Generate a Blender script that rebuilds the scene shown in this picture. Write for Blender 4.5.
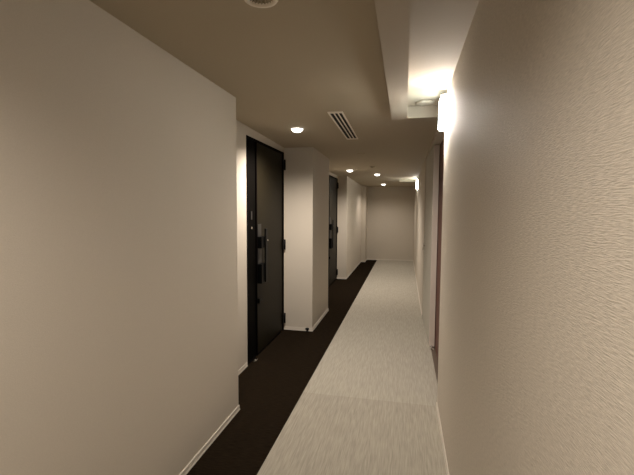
import bpy, bmesh, math, random
from mathutils import Vector, Matrix
random.seed(4)
scene = bpy.context.scene
for o in list(bpy.data.objects):
    bpy.data.objects.remove(o)
C = scene.collection

# ---------------------------------------------------------------- camera
EYE = 1.48
def make_camera():
    f, cx, cy = 400.0, 317.0, 237.5
    vp = (405.0, 210.0); roll = 0.0055
    Y = Vector((vp[0]-cx, vp[1]-cy, f)).normalized()      # corridor axis seen from the camera
    a, b = -roll, 1.0
    c = -(a*Y.x + b*Y.y)/Y.z
    Z = -Vector((a, b, c)).normalized()
    X = Y.cross(Z)
    if X.x < 0: X = -X
    right = Vector((X.x, Y.x, Z.x)); down = Vector((X.y, Y.y, Z.y)); fwd = Vector((X.z, Y.z, Z.z))
    m = Matrix((right, -down, -fwd)).transposed().to_4x4()
    m.translation = Vector((0, 0, EYE))
    cd = bpy.data.cameras.new('camera'); cd.sensor_fit = 'HORIZONTAL'; cd.sensor_width = 36
    cd.lens = 36*f/634; cd.clip_start = 0.02
    co = bpy.data.objects.new('camera', cd); C.objects.link(co); co.matrix_world = m
    scene.camera = co
make_camera()

# ---------------------------------------------------------------- world, exposure, light strengths
w = bpy.data.worlds.new('world'); scene.world = w; w.use_nodes = True
w.node_tree.nodes['Background'].inputs[0].default_value = (0.5, 0.42, 0.33, 1)
w.node_tree.nodes['Background'].inputs[1].default_value = 0.0
scene.view_settings.view_transform = 'Standard'
scene.view_settings.look = 'None'
scene.view_settings.gamma = 1
scene.view_settings.use_curve_mapping = False
scene.view_settings.exposure = 0.15
WARM = (1.0, 0.90, 0.80)
LAMP_W = (0, 108.0, 85.0, 35.0, 38.0)   # ceiling downlights ahead, near to far
OVERHEAD_W = 72.0          # unseen downlight above the photographer, there to light the near walls
SIGN_E = 280.0          # lit end of the emergency sign
FACE_E = 14.0         # its long face
LOW_E = 300.0          # its underside

# ---------------------------------------------------------------- materials
def new_mat(name):
    m = bpy.data.materials.new(name); m.use_nodes = True
    nt = m.node_tree; b = nt.nodes['Principled BSDF']
    return m, nt, b
def mat(name, col, rough=0.6, metal=0.0, spec=0.5, bump=0.0, bscale=(200, 200, 200), var=0.0, vscale=None):
    m, nt, b = new_mat(name)
    b.inputs['Base Color'].default_value = (*col, 1)
    b.inputs['Roughness'].default_value = rough
    b.inputs['Metallic'].default_value = metal
    b.inputs['Specular IOR Level'].default_value = spec
    if bump or var:
        tc = nt.nodes.new('ShaderNodeTexCoord')
    if bump:
        mp = nt.nodes.new('ShaderNodeMapping'); mp.inputs['Scale'].default_value = bscale
        nz = nt.nodes.new('ShaderNodeTexNoise'); nz.inputs['Scale'].default_value = 1; nz.inputs['Detail'].default_value = 3
        bp = nt.nodes.new('ShaderNodeBump'); bp.inputs['Strength'].default_value = bump; bp.inputs['Distance'].default_value = 0.002
        L = nt.links.new
        L(tc.outputs['Object'], mp.inputs['Vector']); L(mp.outputs[0], nz.inputs['Vector'])
        L(nz.outputs['Fac'], bp.inputs['Height']); L(bp.outputs[0], b.inputs['Normal'])
    if var:
        mp = nt.nodes.new('ShaderNodeMapping'); mp.inputs['Scale'].default_value = vscale or bscale
        nz = nt.nodes.new('ShaderNodeTexNoise'); nz.inputs['Scale'].default_value = 1; nz.inputs['Detail'].default_value = 4
        rp = nt.nodes.new('ShaderNodeValToRGB')
        rp.color_ramp.elements[0].position = 0.3; rp.color_ramp.elements[1].position = 0.7
        rp.color_ramp.elements[0].color = (*[c*(1-var) for c in col], 1)
        rp.color_ramp.elements[1].color = (*[min(1, c*(1+var)) for c in col], 1)
        L = nt.links.new
        L(tc.outputs['Object'], mp.inputs['Vector']); L(mp.outputs[0], nz.inputs['Vector'])
        L(nz.outputs['Fac'], rp.inputs[0]); L(rp.outputs[0], b.inputs['Base Color'])
    return m
def emit(name, col, e):
    m, nt, b = new_mat(name)
    b.inputs['Base Color'].default_value = (*col, 1)
    b.inputs['Emission Color'].default_value = (*col, 1)
    b.inputs['Emission Strength'].default_value = e
    return m
WALLC = (0.57, 0.51, 0.425)
M = {
 'paper': mat('fine wallpaper', WALLC, 0.75, spec=0.3, bump=0.35, bscale=(260, 260, 420), var=0.035, vscale=(300, 300, 300)),
 'weave': mat('woven wallpaper', WALLC, 0.7, spec=0.3, bump=1.0, bscale=(90, 48, 480), var=0.14, vscale=(90, 48, 480)),
 'ceil': mat('ceiling paper', (0.45, 0.39, 0.295), 0.85, spec=0.2, bump=0.25, bscale=(260, 260, 260), var=0.03),
 'tray': mat('lighter ceiling paper', (0.50, 0.44, 0.36), 0.85, spec=0.2, bump=0.25, bscale=(260, 260, 260), var=0.03),
 'base': mat('baseboard vinyl', (0.64, 0.585, 0.50), 0.45),
 'dark_carpet': mat('charcoal carpet', (0.015, 0.0105, 0.0065), 0.95, spec=0.0, bump=0.8, bscale=(25, 260, 100), var=0.45, vscale=(18, 220, 50)),
 'pale_carpet': mat('pale ribbed carpet', (0.368, 0.335, 0.275), 0.95, spec=0.1, bump=0.9, bscale=(170, 9, 100), var=0.16, vscale=(150, 8, 50)),
 'lit_carpet': mat('lit ribbed carpet', (0.405, 0.372, 0.308), 0.95, spec=0.1, bump=0.9, bscale=(170, 9, 100), var=0.14, vscale=(150, 8, 50)),  # copy of the pale carpet, lightened to paint in light on the floor
 'door': mat('dark brown door sheet', (0.013, 0.010, 0.005), 0.5, spec=0.12, var=0.12, vscale=(40, 160, 3)),
 'panel': mat('black side panel', (0.003, 0.0025, 0.002), 0.6, spec=0.03),
 'frame': mat('black steel frame', (0.003, 0.002, 0.002), 0.6, spec=0.03),
 'black': mat('black lock metal', (0.003, 0.003, 0.003), 0.4, spec=0.12),
 'grey': mat('brushed grey plate', (0.032, 0.03, 0.028), 0.45, metal=0.2),
 'chrome': mat('chrome', (0.8, 0.78, 0.74), 0.18, metal=1),
 'leaf': mat('beige grey door paint', (0.50, 0.47, 0.40), 0.5, bump=0.15, bscale=(300, 300, 60)),
 'leaf_edge': mat('pale pink beige edge', (0.66, 0.58, 0.51), 0.5),
 'seal': mat('reddish brown seal', (0.12, 0.045, 0.030), 0.6),
 'sill': mat('brown floor sill', (0.12, 0.085, 0.06), 0.5),
 'white': mat('white enamel', (0.78, 0.75, 0.68), 0.4),
 'ventm': mat('pale vent metal', (0.85, 0.78, 0.68), 0.45),
 'slot_shade': mat('dark slot shade', (0.006, 0.005, 0.004), 0.9),
 'teal': mat('teal tinted acrylic', (0.05, 0.16, 0.14), 0.2),
 'reflector': mat('polished reflector', (0.75, 0.72, 0.66), 0.15, metal=1),
 'lamp_on': emit('lit lamp lens', (1.0, 0.94, 0.84), 6.0),
 'lamp_off': mat('unlit lamp lens', (0.75, 0.72, 0.66), 0.3),
 'sign_on': emit('lit sign acrylic', (1.0, 0.93, 0.86), SIGN_E),
 'sign_side': emit('teal tinted lit face', (0.90, 1.0, 0.96), FACE_E),
 'sign_low': emit('glowing underside acrylic', (1.0, 0.94, 0.86), LOW_E),
}

# ---------------------------------------------------------------- mesh helpers
def bx(bm, x0, x1, y0, y1, z0, z1, mi=0):
    vs = [bm.verts.new((x, y, z)) for x in (x0, x1) for y in (y0, y1) for z in (z0, z1)]
    for q in ((0,1,3,2), (4,6,7,5), (0,4,5,1), (2,3,7,6), (0,2,6,4), (1,5,7,3)):
        f = bm.faces.new([vs[i] for i in q]); f.material_index = mi
def prism(bm, pts, z0, z1):
    a = [bm.verts.new((x, y, z0)) for x, y in pts]; b = [bm.verts.new((x, y, z1)) for x, y in pts]
    bm.faces.new(a); bm.faces.new(b[::-1])
    n = len(pts)
    for i in range(n): bm.faces.new([a[i], b[i], b[(i+1) % n], a[(i+1) % n]])
def lathe(bm, prof, seg=40, mis=None):
    rings = []
    for r, z in prof:
        if r < 1e-6: rings.append([bm.verts.new((0, 0, z))])
        else: rings.append([bm.verts.new((r*math.cos(2*math.pi*i/seg), r*math.sin(2*math.pi*i/seg), z)) for i in range(seg)])
    for k in range(len(rings)-1):
        A, B = rings[k], rings[k+1]
        for i in range(seg):
            j = (i+1) % seg
            if len(A) == 1 and len(B) == 1: continue
            if len(A) == 1: f = bm.faces.new([A[0], B[i], B[j]])
            elif len(B) == 1: f = bm.faces.new([A[i], A[j], B[0]])
            else: f = bm.faces.new([A[i], A[j], B[j], B[i]])
            f.smooth = True
            if mis: f.material_index = mis[k]
def tube(bm, p0, p1, r, seg=16):
    p0, p1 = Vector(p0), Vector(p1); d = (p1-p0); q = d.to_track_quat('Z', 'Y')
    n0 = len(bm.verts)
    rings = []
    for p in (p0, p1):
        rings.append([bm.verts.new(p + q @ Vector((r*math.cos(2*math.pi*i/seg), r*math.sin(2*math.pi*i/seg), 0))) for i in range(seg)])
    for i in range(seg):
        j = (i+1) % seg
        f = bm.faces.new([rings[0][i], rings[0][j], rings[1][j], rings[1][i]]); f.smooth = True
    bm.faces.new(rings[0][::-1]); bm.faces.new(rings[1])
def obj(name, bm, m, parent=None, loc=None, bevel=0.0):
    bmesh.ops.recalc_face_normals(bm, faces=bm.faces)
    me = bpy.data.meshes.new(name); bm.to_mesh(me); bm.free()
    o = bpy.data.objects.new(name, me); C.objects.link(o)
    for mm in (m if isinstance(m, list) else [m]): me.materials.append(mm)
    if parent: o.parent = parent
    if loc: o.location = loc
    if bevel:
        b = o.modifiers.new('bevel', 'BEVEL'); b.width = bevel; b.segments = 2; b.limit_method = 'ANGLE'
    return o
def box(name, m, *a, parent=None, bevel=0.0):
    bm = bmesh.new(); bx(bm, *a); return obj(name, bm, m, parent, bevel=bevel)
def tag(o, label, cat, group=None):
    o['label'] = label; o['category'] = cat
    if group: o['group'] = group
    return o
def empty(name, loc=(0, 0, 0)):
    o = bpy.data.objects.new(name, None); C.objects.link(o); o.location = loc; o.empty_display_size = 0.1
    return o
def struct(o, label=None, cat=None):
    o['kind'] = 'structure'
    if label: o['label'] = label; o['category'] = cat
    return o

# ---------------------------------------------------------------- setting
Y0, YF = -3.2, 11.85
XL, XR = -1.171, 0.266
PX = -1.075                   # face of the piers
A1, A2 = -1.43, -1.40         # back of the two door alcoves
def zc(y):                    # ceiling height along the corridor
    if y < 2.7: return 2.257
    if y < 4.7: return 2.257 - 0.043*(y-2.7)/2.0
    return 2.214 - 0.066*(y-4.7)/7.15

bm = bmesh.new(); bx(bm, -2.0, 0.8, Y0-.2, YF+.3, -0.12, 0.0)
struct(obj('floor', bm, M['dark_carpet']), 'charcoal carpet floor along the doors on the left', 'floor')

# pale carpet strip, laid in lengths; floor light painted into those past the seam
run = empty('carpet_runner', (-0.26, 3, 0))
tag(run, 'pale beige ribbed carpet strip running down the right side of the corridor', 'carpet')
def section(y0, y1, x1, m, ext=None):
    bm = bmesh.new()
    pts = [(-0.775, y0), (x1, y0)] + (ext or []) + [(x1, y1), (-0.775, y1)]
    pts = [p for i, p in enumerate(pts) if not (ext and i == 1)]
    prism(bm, pts, 0.0, 0.006)
    o = obj('carpet_section', bm, m); o.parent = run; o.matrix_parent_inverse = Matrix.Translation((0.26, -3, 0)); return o
section(Y0, 3.045, 0.262, M['pale_carpet'])
s2 = section(3.045, 4.32, 0.30, M['lit_carpet']); 
section(4.32, YF-.002, 0.258, M['lit_carpet'], [(0.30, 4.32), (0.30, 5.635), (0.258, 5.635)])

# left side walls, alcoves and piers
ZT = 2.42
struct(box('wall_left', M['paper'], -1.8, XL, Y0, 2.67, 0, ZT))
bm = bmesh.new()
bx(bm, -1.8, A1, 2.67, 3.48, 0, ZT); bx(bm, -1.8, A1, 4.63, 4.66, 0, ZT); bx(bm, -1.8, A1, 3.48, 4.63, 2.155, ZT)
struct(obj('wall_left', bm, M['paper']))
struct(box('wall_left', M['paper'], -1.8, PX, 4.66, 5.69, 0, ZT))
bm = bmesh.new()
bx(bm, -1.8, A2, 5.69, 7.22, 0, ZT); bx(bm, -1.8, A2, 7.22, 8.37, 2.13, ZT); bx(bm, -1.8, A2, 8.37, 8.40, 0, ZT)
struct(obj('wall_left', bm, M['paper']))
bm = bmesh.new(); bx(bm, -1.8, -1.2, 8.40, 11.3, 0, ZT); bx(bm, -1.8, -1.085, 11.3, YF, 0, ZT)
struct(obj('wall_left', bm, M['paper']))
struct(box('wall_far', M['weave'], -1.9, 0.8, YF, YF+.2, 0, ZT))
struct(box('wall_back', M['paper'], -1.9, 0.8, Y0-.2, Y0, 0, ZT))

# right side: near wall, fire door niche, far wall
struct(box('wall_right', M['weave'], XR, 0.8, Y0, 3.05, 0, ZT))
bm = bmesh.new()
bx(bm, 0.375, 0.8, 3.05, 5.64, 0, 2.165); bx(bm, 0.272, 0.8, 3.05, 5.64, 2.165, ZT)
struct(obj('wall_right', bm, M['paper']))
struct(box('wall_right', M['paper'], 0.262, 0.8, 5.64, YF, 0, ZT))
struct(box('trim_1', M['seal'], 0.345, 0.375, 3.05, 5.64, 0.006, 2.165))
struct(box('trim_2', M['sill'], 0.30, 0.375, 3.05, 5.64, 0, 0.006))

# ceiling: underside with round holes for the lamps, and the shallow lit tray on the right
LAMPS = [(-0.536, 1.452), (-1.002, 3.68), (-0.98, 7.20), (-0.55, 8.00), (-0.565, 10.72), (-0.5, 0.1)]
HOLE = 0.050
STX, STE, STB = -0.118, 3.33, 2.205       # dropped strip left side, far end, underside
def sheet(bm, x0, x1, y0, y1, z, lamps):
    edges = []
    def loop(pts):
        vs = [bm.verts.new((x, y, z(y))) for x, y in pts]
        for i in range(len(vs)): edges.append(bm.edges.new((vs[i], vs[(i+1) % len(vs)])))
    loop([(x0, y0), (x1, y0), (x1, y1), (x0, y1)])
    for x, y in lamps:
        if x0 < x < x1 and y0 < y < y1:
            loop([(x+HOLE*math.cos(-k*math.pi/18), y+HOLE*math.sin(-k*math.pi/18)) for k in range(36)])
    bmesh.ops.triangle_fill(bm, edges=edges, use_beauty=True)
bm = bmesh.new()
TRAY = 2.295
sheet(bm, -1.8, STX+.01, Y0, 2.7, zc, LAMPS)
sheet(bm, -1.8, STX+.01, 2.7, STE-.01, zc, LAMPS)
sheet(bm, -1.8, XR+.1, STE-.01, 4.7, zc, LAMPS)
sheet(bm, -1.8, XR+.1, 4.7, YF+.05, zc, LAMPS)
bx(bm, STX, XR+.1, Y0, STE, TRAY, TRAY+.03, 1)
bx(bm, -1.9, 0.8, Y0-.2, YF+.2, ZT, ZT+.1)
struct(obj('ceiling', bm, [M['ceil'], M['tray']]))
bm = bmesh.new()
prism(bm, [(STX, Y0), (0.004, Y0), (0.004, STE-.03), (XR+.004, STE-.03), (XR+.004, STE), (STX, STE)], STB, 2.30)
struct(obj('trim_3', bm, M['tray']))
struct(box('trim_4', M['ceil'], -0.14, 0.264, 9.55, 9.6, 2.135, 2.20))

# baseboards (thin vinyl with a lip)
def board(side, pts):                    # pts: path of the wall face, room on the right hand side when walking
    bm = bmesh.new()
    n = len(pts); P = [Vector((x, y)) for x, y in pts]
    def off(d):
        out = []
        for i in range(n):
            ds = []
            if i > 0: ds.append((P[i]-P[i-1]).normalized())
            if i < n-1: ds.append((P[i+1]-P[i]).normalized())
            ns = [Vector((v.y, -v.x)) for v in ds]
            if len(ns) == 2: s = ns[0]+ns[1]; s = s/(1+ns[0].dot(ns[1]))
            else: s = ns[0]
            out.append(P[i]+s*d)
        return out
    prof = [(0.0, 0.0), (0.009, 0.0), (0.009, 0.005), (0.006, 0.012), (0.006, 0.034), (0.004, 0.038), (0.0, 0.038)]
    rows = [[bm.verts.new((p.x, p.y, z)) for p in off(d)] for d, z in prof]
    for a, b in zip(rows, rows[1:]):
        for i in range(n-1): bm.faces.new([a[i], a[i+1], b[i+1], b[i]])
    return struct(obj('baseboard_'+side, bm, M['base']))
board('left', [(XL, Y0), (XL, 2.67), (A1, 2.67), (A1, 3.465)])
board('left', [(A1, 4.66), (PX, 4.66), (PX, 5.69), (A2, 5.69), (A2, 7.205)])
board('left', [(A2, 8.40), (-1.2, 8.40), (-1.2, 11.3), (-1.085, 11.3), (-1.085, YF)])
board('far', [(-1.085, YF), (0.262, YF)])
board('right', [(0.262, YF), (0.262, 5.64)])
board('right', [(XR, 3.05), (XR, Y0)])

# ---------------------------------------------------------------- apartment doors
def apartment_door(name, xw, y0, y1, top, label):
    d = empty(name, (xw, (y0+y1)/2, 0)); struct(d, label, 'door')
    inv = Matrix.Translation((-xw, -(y0+y1)/2, 0))
    def put(o, lab=None, par=None):
        o.parent = par or d; o.matrix_parent_inverse = inv if par is None else Matrix()
        if par is not None: o.matrix_parent_inverse = Matrix()
        if lab: o['label'] = lab
        return o
    X = lambda v: xw+v
    yp = y0+0.262
    bm = bmesh.new()                                   # frame: jambs and head, mullion, sill
    bx(bm, X(-.06), X(.006), y0, y0+.022, 0, top); bx(bm, X(-.06), X(.006), y1-.022, y1, 0, top)
    bx(bm, X(-.06), X(.006), y0+.022, y1-.022, top-.022, top)
    bx(bm, X(-.06), X(.002), yp-.012, yp+.006, 0, top-.022)
    bx(bm, X(-.06), X(.0), y0+.022, y1-.022, 0, .012)
    fr = put(obj('door_frame', bm, M['frame']))
    sp = put(box('side_panel', M['panel'], X(-.055), X(-.012), y0+.022, yp-.012, .012, top-.022), 'glossy black side panel')
    lf = put(box('door_leaf', M['door'], X(-.055), X(-.006), yp+.006, y1-.024, .014, top-.024, bevel=.002), 'dark brown door leaf')
    for z in (2.01-(2.155-top), 1.055, 0.15):          # hinges
        bm = bmesh.new(); tube(bm, (X(.015), y1+.006, z-.062), (X(.015), y1+.006, z+.062), .011)
        bx(bm, X(.0), X(.012), y1-.05, y1+.012, z-.06, z+.06)
        put(obj('hinge', bm, M['black']))
    # pull handle: bar on two lock cases
    bm = bmesh.new(); bx(bm, X(.045), X(.062), y0+.35, y0+.412, .74, 1.285)
    hd = put(obj('pull_handle', bm, M['black'], bevel=.004))
    bm = bmesh.new(); bx(bm, X(-.006), X(.046), yp+.012, y0+.412, 1.09, 1.205)
    put(obj('upper_lock', bm, M['black'], bevel=.004))
    bm = bmesh.new(); bx(bm, X(-.006), X(.046), yp+.012, y0+.412, .735, .93)
    put(obj('lower_lock', bm, M['black'], bevel=.004))
    put(box('lock_plate', M['grey'], X(-.006), X(.002), yp+.02, y0+.39, .93, 1.09), 'brushed grey lock plate')
    put(box('lock_plate', M['grey'], X(-.006), X(.002), yp+.02, y0+.38, 1.205, 1.33), 'brushed grey lock plate')
    bm = bmesh.new(); tube(bm, (X(.062), y0+.40, 1.165), (X(.066), y0+.40, 1.165), .010)
    put(obj('keyhole', bm, M['chrome']), 'small chrome keyhole')
    bm = bmesh.new(); bx(bm, X(-.006), X(.02), yp+.012, y0+.37, .545, .565); bx(bm, X(-.006), X(.02), yp+.012, yp+.05, .53, .58)
    put(obj('latch_lever', bm, M['black'], bevel=.003))
    bm = bmesh.new(); bx(bm, X(-.012), X(-.004), y0+.12, y0+.15, 1.38, 1.46)
    put(obj('name_plate', bm, M['grey']), 'small grey plate')
    bm = bmesh.new(); tube(bm, (X(-.012), y0+.14, 1.30), (X(-.004), y0+.14, 1.30), .012)
    put(obj('bell_button', bm, M['chrome']), 'small chrome bell button')
    return d
apartment_door('door_1', A1, 3.48, 4.63, 2.155, 'nearer dark brown apartment door with black pull handle, in the first alcove on the left')
apartment_door('door_2', A2, 7.22, 8.37, 2.13, 'farther dark apartment door half hidden behind the white pier on the left')

# ---------------------------------------------------------------- fire door held open in the niche
fd = empty('fire_door', (0.31, 5.0, 0)); tag(fd, 'beige grey fire door folded back into the niche of the right wall', 'door')
inv = Matrix.Translation((-0.31, -5.0, 0))
bm = bmesh.new(); prism(bm, [(0.283, 4.385), (0.338, 4.385), (0.322, 5.62), (0.266, 5.62)], 0.014, 2.155)
o = obj('door_leaf', bm, M['leaf'], fd); o.matrix_parent_inverse = inv
bm = bmesh.new(); bx(bm, 0.282, 0.338, 4.379, 4.385, 0.018, 2.155)
o = obj('edge_strip', bm, M['leaf_edge'], fd); o.matrix_parent_inverse = inv; o['label'] = 'pale pinkish edge strip'
bm = bmesh.new(); tube(bm, (0.2665, 5.46, 1.01), (0.252, 5.46, 1.01), .012); tube(bm, (0.252, 5.46, 1.01), (0.246, 5.46, 1.01), .03)
tube(bm, (0.250, 5.47, 0.985), (0.250, 5.47, .955), .010)
o = obj('door_knob', bm, M['chrome'], fd); o.matrix_parent_inverse = inv; o['label'] = 'small chrome knob'
bm = bmesh.new()
bx(bm, 0.292, 0.330, 4.30, 4.372, .006, .010); tube(bm, (0.303, 4.325, .008), (0.303, 4.325, .045), .011)
tag(obj('floor_door_stop', bm, M['chrome']), 'small chrome floor stop under the edge of the folded fire door', 'door stop')

# small silver stop at the foot of the near door, black stop on the pier
bm = bmesh.new(); bx(bm, -0.016, 0.016, -0.035, 0.035, 0, .018); tube(bm, (0, 0, .018), (0, 0, .024), .012)
tag(obj('floor_door_stop', bm, M['chrome'], loc=(-1.395, 3.585, 0), bevel=.003), 'small silver stop on the dark floor at the foot of the nearer dark door', 'door stop')
bm = bmesh.new(); tube(bm, (0, 0, 0), (0, 0, .030), .011); lathe(bm, [(0, .028), (.021, .028), (.023, .034), (.023, .043), (.018, .047), (0, .047)], 24)
tag(obj('floor_door_stop', bm, M['black'], loc=(-1.128, 4.62, 0)), 'tiny black mushroom shaped stop at the corner of the white pier', 'door stop')

# ---------------------------------------------------------------- downlights
def downlight(x, y, on, label, watts):
    z = zc(y)
    t = empty('downlight', (x, y, z)); tag(t, label, 'ceiling light', 'round recessed downlights along the ceiling')
    bm = bmesh.new(); lathe(bm, [(.047, .004), (.047, -.004), (.052, -.007), (.062, -.006), (.066, 0.0), (.066, .001)], 48)
    obj('trim_ring', bm, M['white' if on else 'ventm'], t)
    bm = bmesh.new()
    if on:
        lathe(bm, [(.049, .0), (.046, .012), (.042, .02)], 40)
    else:
        seg = 48                                        # fluted bright reflector
        prof = [(.048, .0), (.044, .02), (.036, .045), (.026, .065)]
        rings = [[bm.verts.new(((r*(1+(.05 if i % 2 else -.05)))*math.cos(2*math.pi*i/seg), (r*(1+(.05 if i % 2 else -.05)))*math.sin(2*math.pi*i/seg), h)) for i in range(seg)] for r, h in prof]
        for a, b in zip(rings, rings[1:]):
            for i in range(seg): bm.faces.new([a[i], a[(i+1) % seg], b[(i+1) % seg], b[i]])
    obj('reflector', bm, M['reflector'], t)
    bm = bmesh.new()
    if on: lathe(bm, [(0, -.036), (.018, -.035), (.034, -.030), (.047, -.020), (.054, -.009), (.056, -.002)], 40)  # domed low, so the shape stands in for the lamp's bloom
    else: lathe(bm, [(0, .062), (.02, .064), (.028, .066)], 40)
    obj('lamp_lens', bm, M['lamp_on' if on else 'lamp_off'], t)
    if on:
        ld = bpy.data.lights.new('downlight_beam', 'SPOT'); ld.energy = watts; ld.color = WARM
        ld.spot_size = math.radians(158); ld.spot_blend = 0.9; ld.shadow_soft_size = 0.04
        lo = bpy.data.objects.new('downlight_beam', ld); C.objects.link(lo); lo.parent = t; lo.location = (0, 0, -.085)
labs = ['unlit round downlight at the top edge of the photo, with a fluted reflector',
        'lit round downlight in front of the nearer dark door',
        'lit round downlight in front of the farther dark door',
        'lit round downlight, middle one of the three small ones far down the corridor',
        'lit round downlight nearest the far end wall',
        'unseen round downlight on the ceiling above the photographer']
for i, (x, y) in enumerate(LAMPS):
    downlight(x, y, i != 0, labs[i], LAMP_W[i] if i < 5 else OVERHEAD_W)

# ---------------------------------------------------------------- ceiling vent (three slots)
v = empty('ceiling_vent', (0, 0, 0)); tag(v, 'long ceiling air vent with three dark slots', 'vent')
vx0, vx1, vy0, vy1 = -.612, -.492, 3.15, 4.24
def slope(bm, x0, x1, y0, y1, a, b, mi=0):              # box hugging the sloping ceiling, from a to b below it
    vs = [bm.verts.new((x, y, zc(y)-d)) for x in (x0, x1) for y in (y0, y1) for d in (a, b)]
    for q in ((0,1,3,2), (4,6,7,5), (0,4,5,1), (2,3,7,6), (0,2,6,4), (1,5,7,3)): bm.faces.new([vs[k] for k in q])
bm = bmesh.new(); slope(bm, vx0+.008, vx1-.008, vy0+.01, vy1-.01, .0005, .002); obj('slot_backing', bm, M['slot_shade'], v)  # flat near-black sheet; the shade inside the slots is in its colour
bm = bmesh.new()
slope(bm, vx0, vx0+.012, vy0, vy1, 0, .008); slope(bm, vx1-.012, vx1, vy0, vy1, 0, .008)
slope(bm, vx0+.012, vx1-.012, vy0, vy0+.03, 0, .008); slope(bm, vx0+.012, vx1-.012, vy1-.03, vy1, 0, .008)
obj('vent_frame', bm, M['ventm'], v)
for cx in (vx0+.045, vx0+.078):
    bm = bmesh.new(); slope(bm, cx-.005, cx+.005, vy0+.03, vy1-.03, 0, .007); obj('vent_slat', bm, M['ventm'], v)

# ---------------------------------------------------------------- detectors
def detector(name, x, y, z, r, label, cat, m='ventm'):
    t = empty(name, (x, y, z)); tag(t, label, cat)
    bm = bmesh.new(); lathe(bm, [(0, 0), (r, 0), (r, -.006), (r*.9, -.012), (0, -.012)], 36); obj('base_plate', bm, M[m], t)
    bm = bmesh.new(); lathe(bm, [(r*.62, -.012), (r*.55, -.024), (r*.25, -.029), (0, -.029)], 36); obj('sensor_cap', bm, M[m], t)
bm = bmesh.new(); lathe(bm, [(0, 0), (.066, 0), (.066, -.006), (.058, -.014), (.03, -.018), (0, -.018)], 40)
tag(obj('ceiling_speaker', bm, M['tray'], loc=(.128, 3.19, TRAY)), 'flat round cover in the raised ceiling tray beside the lit sign', 'ceiling cover')
detector('smoke_detector', -.54, 6.72, zc(6.72), .04, 'small round detector on the ceiling between the far downlights', 'smoke detector', 'ceil')
bm = bmesh.new(); lathe(bm, [(0, 0), (.05, 0), (.05, -.004), (.045, -.007), (0, -.007)], 36)
tag(obj('ceiling_cover', bm, M['ceil'], loc=(-.575, 5.25, zc(5.25))), 'faint flat round cover on the ceiling beyond the air vent', 'ceiling cover')

# ---------------------------------------------------------------- lit emergency signs on the right wall
def sign(y0, y1, ztop, label):
    t = empty('emergency_sign', (XR, (y0+y1)/2, ztop)); tag(t, label, 'sign', 'lit emergency signs on the right wall')
    inv = Matrix.Translation((-XR, -(y0+y1)/2, -ztop))
    x0 = .221 if y0 < 5 else .236; x1 = XR if y0 < 5 else .262
    o = box('housing', M['white'], x0+.006, x1, y0+.006, y1, ztop-.195, ztop, parent=t); o.matrix_parent_inverse = inv
    o = box('face_panel', M['sign_side'], x0, x0+.006, y0, y1, ztop-.194, ztop-.002, parent=t); o.matrix_parent_inverse = inv; o['label'] = 'long lit face, slightly teal'
    o = box('lower_panel', M['sign_low'], x0+.006, x1, y0+.006, y1, ztop-.199, ztop-.195, parent=t); o.matrix_parent_inverse = inv; o['label'] = 'glowing underside'
    o = box('lit_panel', M['sign_on'], x0+.006, x1, y0, y0+.006, ztop-.194, ztop-.002, parent=t); o.matrix_parent_inverse = inv; o['label'] = 'glowing white end'
sign(2.84, 3.045, 2.25, 'nearer glowing white emergency sign high on the right wall at its corner')
sign(9.20, 9.40, 2.150, 'farther small glowing sign at the far end of the right wall')
